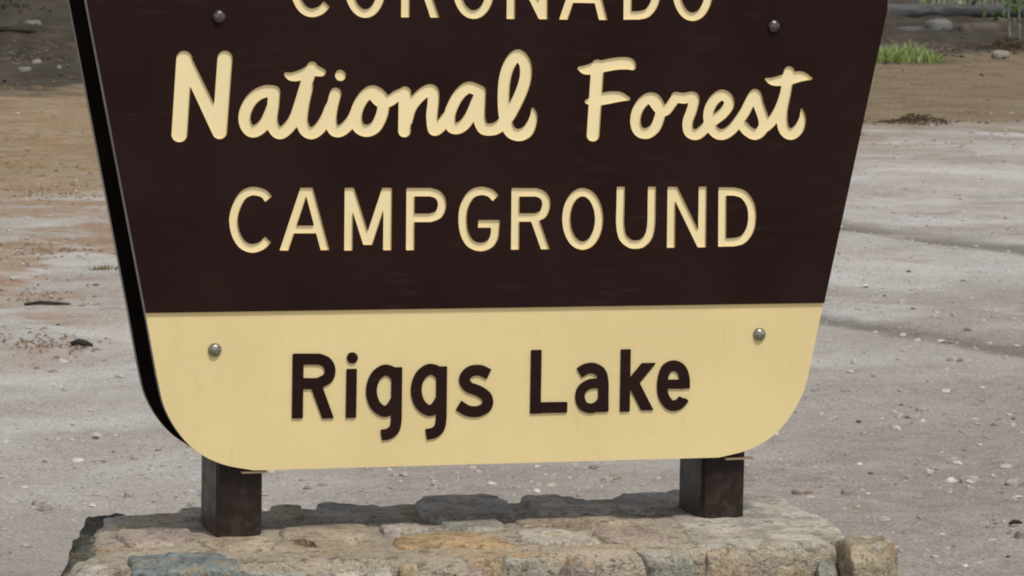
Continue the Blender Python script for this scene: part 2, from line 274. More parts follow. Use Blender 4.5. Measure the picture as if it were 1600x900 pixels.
ROUTED_LETTERS = [
 ('C',[('c',[(-3255,14346,78),(-3342,14447,78),(-3532,14493,78),(-3699,14418,78),(-3810,14222,78),(-3862,13977,78),(-3814,13717,78),(-3698,13532,78),(-3536,13461,78),(-3367,13510,78),(-3256,13623,78)])]),
 ('O',[('s',[(-2563,14446,78),(-2483,14429,78),(-2408,14380,78),(-2343,14301,78),(-2292,14198,78),(-2259,14078,78),(-2245,13950,78),(-2253,13822,78),(-2281,13703,78),(-2328,13601,78),(-2390,13522,78),(-2463,13474,78),(-2542,13458,78),(-2620,13475,78),(-2695,13525,78),(-2760,13604,78),(-2811,13707,78),(-2844,13827,78),(-2857,13955,78),(-2849,14082,78),(-2821,14201,78),(-2775,14303,78),(-2714,14381,78),(-2641,14430,78),(-2563,14446,78)])]),
 ('R',[('b',[(-1805,14530,78),(-1793,13395,78)]),('b',[(-1855,14450,78),(-1419,14448,78)]),('s',[(-1426,14448,78),(-1311,14402,78),(-1244,14304,78),(-1241,14175,78),(-1298,14045,78),(-1426,13985,78)]),('b',[(-1419,13985,78),(-1814,13987,78)]),('d',[(-1458,13998,78),(-1236,13396,78)])]),
 ('O',[('s',[(-530,14447,78),(-447,14430,78),(-369,14381,78),(-301,14302,78),(-248,14199,78),(-213,14079,78),(-199,13951,78),(-207,13823,78),(-236,13704,78),(-285,13602,78),(-350,13523,78),(-426,13475,78),(-508,13459,78),(-590,13476,78),(-668,13526,78),(-735,13605,78),(-789,13708,78),(-823,13828,78),(-837,13956,78),(-829,14083,78),(-800,14202,78),(-752,14304,78),(-687,14382,78),(-611,14431,78),(-530,14447,78)])]),
 ('N',[('b',[(185,14523,78),(200,13385,78)]),('d',[(214,14519,78),(821,13399,78)]),('b',[(810,14523,78),(822,13386,78)])]),
 ('A',[('d',[(1582,14517,78),(1208,13383,78)]),('d',[(1648,14517,78),(1977,13383,78)]),('b',[(1360,13763,71),(1853,13760,71)])]),
 ('D',[('b',[(2428,14505,78),(2449,13393,78)]),('b',[(2377,14427,78),(2658,14425,78)]),('s',[(2652,14425,78),(2832,14362,78),(2963,14180,78),(3002,13949,78),(2966,13701,78),(2830,13521,78),(2649,13473,78)]),('b',[(2656,13473,78),(2400,13475,78)])]),
 ('O',[('s',[(3696,14447,78),(3780,14430,78),(3858,14381,78),(3925,14302,78),(3978,14199,78),(4013,14079,78),(4027,13951,78),(4019,13823,78),(3990,13704,78),(3941,13602,78),(3877,13523,78),(3801,13475,78),(3719,13459,78),(3636,13476,78),(3558,13526,78),(3491,13605,78),(3438,13708,78),(3404,13828,78),(3390,13956,78),(3398,14083,78),(3427,14202,78),(3475,14304,78),(3539,14382,78),(3615,14431,78),(3696,14447,78)])]),
 ('C',[('c',[(-4282,10122,78),(-4374,10223,78),(-4575,10269,78),(-4752,10194,78),(-4869,9998,78),(-4924,9753,78),(-4873,9493,78),(-4751,9308,78),(-4579,9237,78),(-4401,9286,78),(-4283,9399,78)])]),
 ('A',[('d',[(-3616,10327,78),(-3988,9193,78)]),('d',[(-3551,10327,78),(-3224,9193,78)]),('b',[(-3837,9573,71),(-3347,9570,71)])]),
 ('M',[('b',[(-2798,10321,78),(-2791,9182,78)]),('d',[(-2785,10321,78),(-2430,9281,78)]),('d',[(-2094,10317,78),(-2430,9281,78)]),('b',[(-2070,10317,78),(-2062,9181,78)])]),
 ('P',[('b',[(-1643,10312,78),(-1631,9177,78)]),('b',[(-1695,10236,78),(-1257,10234,78)]),('s',[(-1263,10234,78),(-1129,10188,78),(-1054,10088,78),(-1045,9960,78),(-1106,9828,78),(-1255,9765,78)]),('b',[(-1248,9765,78),(-1654,9768,78)])]),
 ('G',[('c',[(-23,10115,78),(-126,10212,78),(-311,10251,78),(-494,10182,78),(-618,9973,78),(-647,9732,78),(-605,9474,78),(-484,9289,78),(-291,9223,78),(-114,9286,78),(-30,9437,78),(-24,9663,78)]),('b',[(-350,9649,71),(64,9646,71)])]),
 ('R',[('b',[(355,10303,78),(368,9168,78)]),('b',[(303,10223,78),(759,10221,78)]),('s',[(752,10221,78),(872,10175,78),(942,10077,78),(945,9948,78),(886,9818,78),(752,9758,78)]),('b',[(759,9758,78),(346,9760,78)]),('d',[(718,9771,78),(951,9169,78)])]),
 ('O',[('s',[(1650,10219,78),(1733,10202,78),(1811,10153,78),(1878,10074,78),(1931,9971,78),(1966,9851,78),(1980,9723,78),(1972,9595,78),(1943,9476,78),(1894,9374,78),(1830,9295,78),(1754,9247,78),(1672,9231,78),(1590,9248,78),(1512,9298,78),(1445,9377,78),(1392,9480,78),(1358,9600,78),(1344,9728,78),(1352,9855,78),(1381,9974,78),(1429,10076,78),(1493,10154,78),(1569,10203,78),(1650,10219,78)])]),
 ('U',[('c',[(2391,10320,78),(2392,9988,78),(2394,9629,78),(2451,9384,78),(2592,9261,78),(2699,9241,78),(2833,9266,78),(2958,9396,78),(3004,9624,78),(3002,9984,78),(3001,10317,78)])]),
 ('N',[('b',[(3385,10313,78),(3400,9175,78)]),('d',[(3413,10309,78),(4012,9189,78)]),('b',[(4001,10313,78),(4013,9176,78)])]),
 ('D',[('b',[(4392,10298,78),(4415,9186,78)]),('b',[(4338,10220,78),(4636,10218,78)]),('s',[(4629,10218,78),(4820,10155,78),(4958,9973,78),(5000,9742,78),(4961,9494,78),(4818,9314,78),(4626,9266,78)]),('b',[(4633,9266,78),(4363,9268,78)])]),
]
RAISED_LETTERS = [
 ('R',[('b',[(-3691,7318,100),(-3690,6139,100)]),('b',[(-3771,7220,100),(-3290,7211,100)]),('s',[(-3300,7212,100),(-3162,7150,100),(-3094,7019,100),(-3132,6866,100),(-3309,6765,100)]),('b',[(-3299,6765,100),(-3714,6774,100)]),('d',[(-3370,6787,100),(-3117,6125,100)])]),
 ('i',[('b',[(-2687,7021,95),(-2688,6125,95)]),('l',[(-2680,7225,100),(-2677,7220,100)])]),
 ('g',[('s',[(-1875,6896,100),(-1959,6967,100),(-2098,6980,100),(-2249,6854,100),(-2312,6615,100),(-2242,6364,100),(-2075,6231,100),(-1948,6278,100),(-1867,6396,100)]),('b',[(-1837,7035,100),(-1831,6045,100)]),('c',[(-1831,6055,100),(-1864,5906,100),(-1966,5818,100),(-2109,5792,100)])]),
 ('g',[('s',[(-1024,6894,100),(-1108,6966,100),(-1248,6979,100),(-1401,6852,100),(-1464,6613,100),(-1392,6361,100),(-1225,6227,100),(-1096,6274,100),(-1015,6393,100)]),('b',[(-985,7034,100),(-978,6040,100)]),('c',[(-978,6050,100),(-1012,5900,100),(-1114,5812,100),(-1258,5786,100)])]),
 ('s',[('c',[(-82,6871,100),(-251,6949,100),(-443,6928,100),(-550,6795,100),(-469,6647,100),(-259,6562,100),(-111,6443,100),(-108,6282,100),(-273,6190,100),(-471,6205,100),(-650,6309,100)])]),
 ('L',[('b',[(826,7307,100),(830,6124,100)]),('b',[(759,6232,100),(1446,6227,100)])]),
 ('a',[('c',[(1670,6862,100),(1801,6935,100),(1960,6942,100),(2095,6853,100),(2142,6674,100),(2148,6420,100),(2155,6125,100)]),('s',[(2143,6649,90),(1913,6659,90),(1740,6571,90),(1691,6415,90),(1758,6251,90),(1908,6196,90),(2035,6234,90),(2113,6309,90)])]),
 ('k',[('b',[(2570,7287,95),(2577,6120,95)]),('d',[(3032,7024,105),(2646,6572,105)]),('d',[(2730,6663,105),(3021,6136,105)])]),
 ('e',[('b',[(3299,6620,85),(3736,6611,85)]),('c',[(3755,6524,100),(3738,6744,100),(3664,6899,100),(3522,6963,100),(3368,6890,100),(3304,6651,100),(3337,6395,100),(3476,6223,100),(3638,6234,100),(3759,6360,100)])]),
]

# ------------------------------------------------------------------ ground
def ground_z(x, y):
    x = np.asarray(x, float); y = np.asarray(y, float)
    z = .035*vn2(x*.35, y*.35, 1)+.030*vn2(x*1.3, y*1.3, 2)+.014*vn2(x*4.1, y*4.1, 3)+.008*vn2(x*11, y*11, 4)+.005*vn2(x*27, y*27, 5)
    for (px, py), (tx, ty), w in RUTS:
        d = (x-px)*(-ty)+(y-py)*tx + .16*vn2(x*2.3, y*2.3, 9)
        fade = np.clip((py+2.6-y)/1.6, 0, 1)
        z = z+fade*(-.018*np.exp(-(d/w)**2)+.006*np.exp(-((np.abs(d)-w*1.9)/(w*.8))**2))
    far = np.clip((y-DARK_S*x-DARK_Y)/5, 0, 1)
    z = z+far*(.16*(vn2(x*.8, y*.8, 6)+.25)+.10*vn2(x*2.4, y*2.4, 7)+.05*vn2(x*6.5, y*6.5, 8))
    near = np.clip((np.hypot(x, y)-.7)/1.3, .25, 1)
    return z*near
def build_ground():
    c = np.array([-2.6, -10.4]); a0, a1 = math.radians(4), math.radians(31)
    ang = np.concatenate([np.linspace(a0, a1, 470), np.linspace(a1, a0+2*math.pi, 52)[1:-1]])
    rad = np.concatenate([np.linspace(.6, 10.6, 22), np.geomspace(11, 85, 480), np.geomspace(90, 1500, 24)])
    A, Rr = np.meshgrid(ang, rad); X = c[0]+Rr*np.sin(A); Y = c[1]+Rr*np.cos(A)
    Zz = ground_z(X, Y); Zz = np.where(Rr > 85, Zz*np.clip(1-(Rr-85)/60, 0, 1), Zz)
    V = np.stack([X, Y, Zz], -1).reshape(-1, 3); na, nr = len(ang), len(rad)
    i = np.arange(nr-1)[:, None]*na; j = np.arange(na)[None]; j2 = (j+1) % na
    F = np.stack([i+j, i+na+j, i+na+j2, i+j2], -1).reshape(-1, 4)[:, ::-1]
    fan = np.stack([np.full(na, len(V)), np.arange(na), (np.arange(na)+1) % na, (np.arange(na)+1) % na], -1)
    V = np.vstack([V, [[c[0], c[1], 0]]])
    me = fast_mesh('ground', V, F)
    # close the small hole round the grid's pole
    import bmesh
    bm = bmesh.new(); bm.from_mesh(me); bm.verts.ensure_lookup_table(); cv = bm.verts[len(V)-1]
    for k in range(na):
        f = bm.faces.new((bm.verts[(k+1) % na], bm.verts[k], cv)); f.smooth = True
    bm.normal_update(); bm.to_mesh(me); bm.free()
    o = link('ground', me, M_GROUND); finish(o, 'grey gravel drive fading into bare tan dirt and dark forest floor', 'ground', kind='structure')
build_ground()

# ------------------------------------------------------------------ rocks
def cube_grid(n):
    n = (n, n, n) if isinstance(n, int) else n
    V, F, idx = [], [], {}
    def vid(p):
        k = tuple(round(x, 6) for x in p)
        if k not in idx: idx[k] = len(V); V.append(p)
        return idx[k]
    for ax in range(3):
        na, nb = n[(ax+1) % 3], n[(ax+2) % 3]
        for sgn in (-1, 1):
            for i in range(na):
                for j in range(nb):
                    q = []
                    for a, b in ((0, 0), (1, 0), (1, 1), (0, 1)):
                        p = [0., 0., 0.]; p[ax] = sgn; p[(ax+1) % 3] = -1+2*(i+a)/na; p[(ax+2) % 3] = -1+2*(j+b)/nb
                        q.append(vid(p))
                    F.append(q if sgn > 0 else q[::-1])
    return np.array(V), np.array(F)
_CG = {}
def stone_mesh(name, quad, z0, z1, n=7, power=8., amp=.008, freq=14, seed=0, chip=.012, facets=7):
    """A rough block: plan quad (four corners, counter-clockwise from front left), bottom and top."""
    if n not in _CG: _CG[n] = cube_grid(n)
    P, F = _CG[n]; P = P/(np.sum(np.abs(P)**power, 1)**(1/power))[:, None]
    q = np.array(quad, float); u, v, w = (P[:, 0]+1)/2, (P[:, 1]+1)/2, (P[:, 2]+1)/2
    xy = q[0]*((1-u)*(1-v))[:, None]+q[1]*(u*(1-v))[:, None]+q[2]*(u*v)[:, None]+q[3]*((1-u)*v)[:, None]
    V = np.c_[xy, z0+(z1-z0)*w]
    ctr = V.mean(0); gq = np.random.default_rng(seed+900)
    for _ in range(facets):                           # break the edges with flat fracture planes
        nv = gq.normal(0, 1, 3)*(1, 1, .75); nv /= np.linalg.norm(nv)
        if abs(nv[2]) > .82: continue
        h = (V-ctr)@nv; lim = h.max()*gq.uniform(.74, .93); V = V-np.clip(h-lim, 0, None)[:, None]*nv
    d = V-ctr; d = d/np.linalg.norm(d, axis=1)[:, None]
    k = np.array([seed*3.7, seed*1.9, seed*5.1])
    V = V+d*(amp*2*vn3(V*freq+k, seed)+amp*1.1*vn3(V*freq*2.7+k, seed+1)+amp*.8*vn3(V*freq*6.5+k, seed+3))[:, None]
    V = V+amp*.7*np.stack([vn3(V*freq*3+k+9, seed+4), vn3(V*freq*3+k+19, seed+5), vn3(V*freq*3+k+29, seed+6)], 1)
    cut = vn3(V*6+k, seed+2); V = V-d*(chip*np.clip(cut-.12, 0, 1)*3)[:, None]
    return fast_mesh(name, V, F)
def rock_mesh(name, sx, sy, sz, seed, n=5, power=3.):
    return stone_mesh(name, [(-sx/2, -sy/2), (sx/2, -sy/2), (sx/2, sy/2), (-sx/2, sy/2)], -sz*.3, sz*.7, n, power, min(sx, sy, sz)*.11, 2.2/max(sx, sy, sz), seed, min(sx, sz)*.2)

# ------------------------------------------------------------------ stone plinth
PT = .40
plinth = finish(empty('stone_plinth', (0, 0, 0)), 'low rubble stone and mortar plinth carrying the brown sign posts', 'plinth')
TAN, PINK, PALE = (.38, .32, .245), (.36, .30, .26), (.43, .41, .365)
GREY, SLATE, BLUE = (.40, .365, .33), (.37, .345, .32), (.19, .225, .235)
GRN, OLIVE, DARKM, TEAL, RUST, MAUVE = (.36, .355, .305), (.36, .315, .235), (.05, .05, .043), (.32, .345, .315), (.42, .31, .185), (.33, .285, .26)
def plan(q): return [(x+.14*y, 1.22*y) for x, y in q]     # the plinth stands a little askew to the board
core = link('mortar', stone_mesh('mortar', plan([(-.785, -.212), (.678, -.222), (.650, .275), (-.715, .265)]), -.05, .3975, (170, 70, 44), 22, .0050, 15, 3, .006, 0), M_MORTAR, plinth)
core['label'] = 'sandy tan mortar bed between the stones'
def stone(quad, z0, z1, c, seed, n=12, **k):
    o = link('stone', stone_mesh('stone', plan(quad), z0, z1, seed=seed, n=n, **k), M_STONE, plinth); o.color = (*c, 1); return o
def jit(q, a): return [(x+random.uniform(-a, a), y+random.uniform(-a, a)) for x, y in q]
sd = 20
top = [  # slabs bedded in the mortar: x0, x1, y0, y1, top height, colour
 (-.700, -.590, .130, .262, .404, GREY), (-.575, -.420, .140, .275, .406, GREY), (-.395, -.330, .125, .270, .404, TAN), (-.318, -.125, .105, .280, .404, SLATE),
 (-.110, .105, .090, .305, .407, SLATE), (.120, .275, .085, .283, .405, GREY), (.290, .430, .100, .283, .405, GREY), (.445, .525, .165, .285, .404, SLATE),
 (-.690, -.560, -.050, .105, .4055, PINK), (-.545, -.420, -.120, -.005, .404, TAN), (-.395, -.215, -.100, .075, .4055, TAN), (-.195, -.115, -.015, .080, .404, GREY), (-.205, .010, -.155, -.035, .4055, RUST), (-.095, .040, -.015, .075, .4045, GRN), (.030, .170, -.155, -.030, .404, PALE), (.060, .290, -.010, .075, .4055, TAN), (.185, .320, -.165, -.030, .4055, PINK)]
for x0, x1, y0, y1, z, c in top:
    sd += 1
    stone(jit([(x0, y0), (x1, y0), (x1, y1), (x0, y1)], .014), z-.09, z, c, sd, n=(20, 16, 6), power=13, amp=.0034, freq=16, facets=10)
# broad pale capping slab at the right end
stone([(.335, -.205), (.672, -.222), (.648, .272), (.400, .280)], .350, .4015, PALE, 90, n=(36, 34, 7), power=18, amp=.0042, freq=12, facets=9)
stone([(.330, .150), (.500, .150), (.515, .285), (.440, .296)], .33, .405, GREY, 91, n=10, power=9, amp=.005)
front = [  # top course of the front face: x0, x1, proud, top, colour, squareness
 (-.705, -.505, .050, .401, BLUE, 12.), (-.495, -.380, .018, .380, TEAL, 6.), (-.372, -.225, .030, .376, PALE, 5.5), (-.215, -.140, .016, .379, OLIVE, 6.), (-.13, -.065, .022, .383, MAUVE, 5.),
 (-.055, .070, .020, .386, GRN, 6.), (.078, .150, .020, .385, MAUVE, 6.), (.156, .205, .012, .389, OLIVE, 6.), (.212, .340, .016, .389, GRN, 7.), (.348, .450, .018, .390, TAN, 7.), (.456, .585, .018, .368, OLIVE, 6.)]
for x0, x1, out, z, c, pw in front:
    sd += 1; yf = -.212-out; h = random.uniform(.10, .16)
    z += .006; dp = .12 if c is BLUE else .10
    stone(jit([(x0, yf), (x1, yf), (x1-.006, yf+dp), (x0+.006, yf+dp)], .007), z-h, z, c, sd, n=(20, 12, 16), power=pw+5, amp=.0065, freq=20, facets=4 if c is BLUE else 12)
stone([(.566, -.250), (.606, -.250), (.608, -.17), (.570, -.17)], .27, .372, TEAL, 95, n=10, power=6, amp=.006)
stone([(.606, -.302), (.712, -.296), (.690, -.150), (.615, -.160)], .06, .408, OLIVE, 104, n=22, power=10, amp=.009, freq=20, chip=.02, facets=6)
# left end: pale corner block and mossy dark end stones
stone([(-.828, -.255), (-.725, -.270), (-.712, -.095), (-.790, -.080)], .10, .399, PALE, 97, n=14, power=6, amp=.010)
for i, (ya, yb, zt, dx) in enumerate(((-.165, -.060, .381, 0), (-.050, .050, .387, .006), (.058, .150, .386, -.004), (.158, .275, .393, .004))):
    xa, xb = -.812+.20*(ya+.165), -.812+.20*(yb+.165)
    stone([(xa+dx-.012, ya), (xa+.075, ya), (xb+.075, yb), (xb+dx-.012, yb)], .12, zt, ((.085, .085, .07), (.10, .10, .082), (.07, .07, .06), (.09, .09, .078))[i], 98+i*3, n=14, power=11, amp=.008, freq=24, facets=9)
cols = [TAN, GREY, OLIVE, PALE, MAUVE, PINK, SLATE, GRN]
for row, (z0, z1) in enumerate(((.10, .255), (-.08, .085))):        # lower courses all round
    x = -.80
    while x < .68:
        w = random.uniform(.11, .23); sd += 1; x1 = min(x+w, .705); zt = z1 + random.uniform(-.03, .01)
        stone(jit([(x+.006, -.245), (x1-.006, -.245), (x1-.01, -.12), (x+.01, -.12)], .008), z0, zt, random.choice(cols), sd, n=8, power=6, amp=.009)
        sd += 1; stone([(x+.01, .17), (x1-.01, .17), (x1-.006, .300), (x+.006, .300)], z0, zt, random.choice(cols), sd, n=6, power=6, amp=.008)
        x = x1
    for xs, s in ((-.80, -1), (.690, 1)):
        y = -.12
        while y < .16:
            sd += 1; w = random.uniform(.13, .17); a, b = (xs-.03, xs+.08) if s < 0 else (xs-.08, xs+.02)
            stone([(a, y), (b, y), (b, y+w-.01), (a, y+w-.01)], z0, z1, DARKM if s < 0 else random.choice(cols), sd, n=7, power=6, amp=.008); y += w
x = -.69
while x < .62:                                                        # top course of the back and right faces
    w = random.uniform(.13, .2); x1 = min(x+w, .66); sd += 1
    stone([(x, .2), (x1-.01, .2), (x1-.01, .296), (x, .296)], .26, .372, random.choice(cols), sd, n=7, power=6, amp=.007); x = x1
for y in (-.15, .02, .17):
    sd += 1; stone([(.57, y), (.69, y), (.675, y+.15), (.60, y+.15)], .2, .335, random.choice(cols), sd, n=7, power=6, amp=.007)

# ------------------------------------------------------------------ lettering outlines
def catmull(pts, k=7):
    P = np.array(pts, float); closed = np.allclose(P[0, :2], P[-1, :2]); out = []
    n = len(P)
    for i in range(n-1):
        p1, p2 = P[i], P[i+1]
        p0 = P[i-1] if i else (P[-2] if closed else 2*p1-p2)
        p3 = P[i+2] if i+2 < n else (P[1] if closed else 2*p2-p1)
        for t in np.linspace(0, 1, k, endpoint=False):
            out.append(.5*((2*p1)+(p2-p0)*t+(2*p0-5*p1+4*p2-p3)*t*t+(3*p1-p0-3*p2+p3)*t**3))
    out.append(P[-1]); return np.array(out)
def stroke_sdf(X, Y, kind, pts):
    P = catmull(pts) if kind in 'sc' else np.array(pts, float)
    P = P*1e-4; D = np.full(X.shape, 1e3); n = len(P)
    if kind == 'd':                                   # diagonal with level ends
        t = (P[1]-P[0]); t = t/np.hypot(t[0], t[1]); t[2] = 0; z0, z1 = sorted((P[0][1], P[1][1])); P[0] -= t*P[0][2]; P[1] += t*P[1][2]
    for i in range(n-1):
        a, b = P[i], P[i+1]; dx, dy = b[0]-a[0], b[1]-a[1]; L = math.hypot(dx, dy)
        if L < 1e-7: continue
        t = np.clip(((X-a[0])*dx+(Y-a[1])*dy)/L/L, 0, 1)
        D = np.minimum(D, np.hypot(X-(a[0]+dx*t), Y-(a[1]+dy*t))-(a[2]+(b[2]-a[2])*t))
    if kind == 'd': D = np.maximum(D, np.maximum(z0-Y, Y-z1))
    if kind in 'bc':                                  # square-cut ends
        for a, b in ((P[0], P[1]), (P[-1], P[-2])):
            L = math.hypot(b[0]-a[0], b[1]-a[1]); t = ((X-a[0])*(b[0]-a[0])+(Y-a[1])*(b[1]-a[1]))/L
            D = np.where(np.hypot(X-a[0], Y-a[1]) < a[2]*1.75, np.maximum(D, -t), D)
    return D
def outlines(strokes, grow=0., cell=.0013):
    q = np.array([p for k, o in strokes for p in o], float)*1e-4; r = q[:, 2].max()+.012
    xs = np.arange(q[:, 0].min()-r, q[:, 0].max()+r, cell); ys = np.arange(q[:, 1].min()-r, q[:, 1].max()+r, cell)
    X, Y = np.meshgrid(xs, ys); D = np.full(X.shape, 1e3)
    for k, o in strokes: D = np.minimum(D, stroke_sdf(X, Y, k, o))
    D = np.minimum(D-grow, .003); D = np.where(D == 0, 1e-9, D); S = D < 0
    code = S[:-1, :-1]*1+S[:-1, 1:]*2+S[1:, 1:]*4+S[1:, :-1]*8
    tab = {1: [(3, 0)], 2: [(0, 1)], 3: [(3, 1)], 4: [(1, 2)], 5: [(3, 0), (1, 2)], 6: [(0, 2)], 7: [(3, 2)], 8: [(2, 3)], 9: [(2, 0)], 10: [(0, 1), (2, 3)], 11: [(2, 1)], 12: [(1, 3)], 13: [(1, 0)], 14: [(0, 3)]}
    nxt, pos = {}, {}
    def edge(j, i, e):
        a, b = {0: ((j, i), (j, i+1)), 1: ((j, i+1), (j+1, i+1)), 2: ((j+1, i), (j+1, i+1)), 3: ((j, i), (j+1, i))}[e]
        key = (a, b)
        if key not in pos:
            t = D[a]/(D[a]-D[b]); t = min(max(t, .02), .98)
            pos[key] = (xs[a[1]]+(xs[b[1]]-xs[a[1]])*t, ys[a[0]]+(ys[b[0]]-ys[a[0]])*t)
        return key
    for j, i in zip(*np.nonzero((code > 0) & (code < 15))):
        for e0, e1 in tab[int(code[j, i])]:
            nxt[edge(j, i, e0)] = edge(j, i, e1)
    loops = []
    while nxt:
        k0 = next(iter(nxt)); k = k0; lp = []
        while k in nxt: lp.append(pos[k]); k = nxt.pop(k)
        if len(lp) > 8: loops.append(simplify(np.array(lp), .00012))
    return loops
def simplify(P, tol):
    n = len(P); keep = np.zeros(n, bool); far = int(np.argmax(np.hypot(*(P-P[0]).T))); keep[0] = keep[far] = True
    Q = np.vstack([P, P[:1]]); st = [(0, far), (far, n)]
    while st:
        a, b = st.pop()
        if b-a < 2: continue
        d = Q[b]-Q[a]; L = np.hypot(*d); v = Q[a+1:b]-Q[a]
        h = np.abs(v[:, 0]*d[1]-v[:, 1]*d[0])/L if L > 1e-9 else np.hypot(*v.T)
        k = int(np.argmax(h))
        if h[k] > tol: keep[a+1+k] = True; st += [(a, a+1+k), (a+1+k, b)]
    return P[keep]
def plate(name, loops, y0, y1, m_face, m_side, parent, bevel=0.):
    """Flat plate standing in the XZ plane, cut to the loops (even-odd), front at y0, back at y1."""
    cu = bpy.data.curves.new(name, 'CURVE'); cu.dimensions = '2D'; cu.fill_mode = 'BOTH'; cu.extrude = (y1-y0)/2
    for lp in loops:
        sp = cu.splines.new('POLY'); sp.points.add(len(lp)-1)
        sp.points.foreach_set('co', np.c_[lp, np.zeros(len(lp)), np.ones(len(lp))].astype(np.float32).ravel()); sp.use_cyclic_u = True
    tmp = bpy.data.objects.new('tmp', cu); COL.objects.link(tmp)
    me = bpy.data.meshes.new_from_object(tmp.evaluated_get(bpy.context.evaluated_depsgraph_get()))
    bpy.data.objects.remove(tmp); bpy.data.curves.remove(cu); me.name = name
    co = np.empty(len(me.vertices)*3, np.float32); me.vertices.foreach_get('co', co); co = co.reshape(-1, 3)
    me.vertices.foreach_set('co', np.c_[co[:, 0], -co[:, 2]+(y0+y1)/2, co[:, 1]].astype(np.float32).ravel()); me.update()
    me.materials.clear(); me.materials.append(m_face); me.materials.append(m_side)
    nr = np.empty(len(me.polygons)*3, np.float32); me.polygons.foreach_get('normal', nr); nr = nr.reshape(-1, 3)
    me.polygons.foreach_set('material_index', (np.abs(nr[:, 1]) < .9).astype(np.int32))
    me.polygons.foreach_set('use_smooth', np.zeros(len(me.polygons), bool)); me.update()
    return link(name, me, None, parent)

# ------------------------------------------------------------------ the sign
sign = finish(empty('forest_sign', (0, 0, 0)), 'brown and cream campground sign board with routed lettering on two posts', 'sign')
DEPTH = .0047; SPLIT = .810
half = [(-.761, 1.70), (-.761, 1.362), (-.650, .810)]
corner = [tuple(p) for p in catmull([(-.6285, .697, 0), (-.614, .640, 0), (-.587, .592, 0), (-.551, .556, 0), (-.505, .533, 0), (-.448, .5205, 0)], 6)[:, :2]]
left = half+corner; right = [(-x, z) for x, z in left[::-1]]
panel_loop = np.array(left+right); face_loop = np.array([(-.761, 1.70), (-.761, 1.362), (-.650, SPLIT), (.650, SPLIT), (.761, 1.362), (.761, 1.70)])
front_panel = plate('front_panel', [panel_loop], DEPTH, .021, M_CREAM, M_EDGE, sign)
front_panel['label'] = 'cream core board with rounded bottom corners'
cuts = []
for w, st in SCRIPT_WORDS:
    cuts += outlines(st); o = plate('script_word', outlines(st, -.0004), DEPTH-.0011, DEPTH-.0001, M_LETTER, M_LETTER, front_panel); o['label'] = 'cream routed script word '+w
for ch, st in ROUTED_LETTERS:
    cuts += outlines(st); plate('letter', outlines(st, -.0004), DEPTH-.0011, DEPTH-.0001, M_LETTER, M_LETTER, front_panel)
face = plate('brown_face', [face_loop]+cuts, 0, DEPTH-.0001, M_BROWN, M_CREAM, sign)
lo = np.array([(.650, SPLIT), (.761, 1.362)]); face.data.materials.append(M_EDGE)
for pg in face.data.polygons:
    cx, cz = abs(pg.center.x), pg.center.z
    if pg.material_index == 1 and (cx > .7605 or (cz < 1.362 and abs(cx-(.650+(cz-SPLIT)*.111/(1.362-SPLIT))) < .0008)): pg.material_index = 2
face['label'] = 'dark brown painted face with the cream lettering cut into it'
for ch, st in RAISED_LETTERS:
    plate('raised_letter', outlines(st), 0.0015, DEPTH-.0001, M_BROWN, M_BROWN, sign)
back_panel = plate('back_panel', [panel_loop], .170, .188, M_INNER, M_EDGE, sign); back_panel['label'] = 'matching rear board seen as a dark strip past the left edge'
def beam(name, x0, x1, y0, y1, z0, z1, ch, mat, parent):
    prof = [(x0+ch, y0), (x1-ch, y0), (x1-ch*.3, y0+ch*.3), (x1, y0+ch), (x1, y1-ch), (x1-ch*.3, y1-ch*.3), (x1-ch, y1), (x0+ch, y1), (x0+ch*.3, y1-ch*.3), (x0, y1-ch), (x0, y0+ch), (x0+ch*.3, y0+ch*.3)]
    n = len(prof); v = [(x, y, z0) for x, y in prof]+[(x, y, z1) for x, y in prof]
    f = [(i, (i+1) % n, n+(i+1) % n, n+i) for i in range(n)]+[tuple(range(n))[::-1], tuple(range(n, 2*n))]
    return link(name, mesh(name, v, f), mat, parent)
for s in (-1, 1):
    xc = .468*s
    beam('post', xc-.0430, xc+.0430, .0215, .1695, .30, 1.66, .015, M_POST, sign)
    x0, x1 = (-.470, -.4225) if s < 0 else (.462, .519)
    beam('support_bracket', x0, x1, .006, .0212, .5150, .5182, .0012, M_BRACKET, sign)
beam('added_shade_cap', -.775, .775, -.015, .21, 1.702, 1.74, .004, M_BROWN, sign)  # unseen cap added to keep light out of the gap between the boards
def bolt(x, z, y, mat):
    v, f = [], []; n = 20; prof = [(.0125, .0005), (.0125, -.0015), (.0115, -.0042), (.0088, -.0068), (.005, -.0083)]
    for r, yy in prof: v += [(r*math.cos(2*math.pi*i/n), yy, r*math.sin(2*math.pi*i/n)) for i in range(n)]
    for k in range(len(prof)-1): f += [(k*n+i, k*n+(i+1) % n, (k+1)*n+(i+1) % n, (k+1)*n+i) for i in range(n)]
    v.append((0, -.0087, 0)); f += [((len(prof)-1)*n+i, (len(prof)-1)*n+(i+1) % n, len(v)-1) for i in range(n)]
    o = link('bolt', mesh('bolt', v, f, True), mat, sign); o.location = (x, y, z)
bolt(-.523, 1.338, 0, M_BOLT); bolt(.533, 1.330, 0, M_BOLT); bolt(-.523, .741, DEPTH, M_ZINC); bolt(.522, .752, DEPTH, M_ZINC)

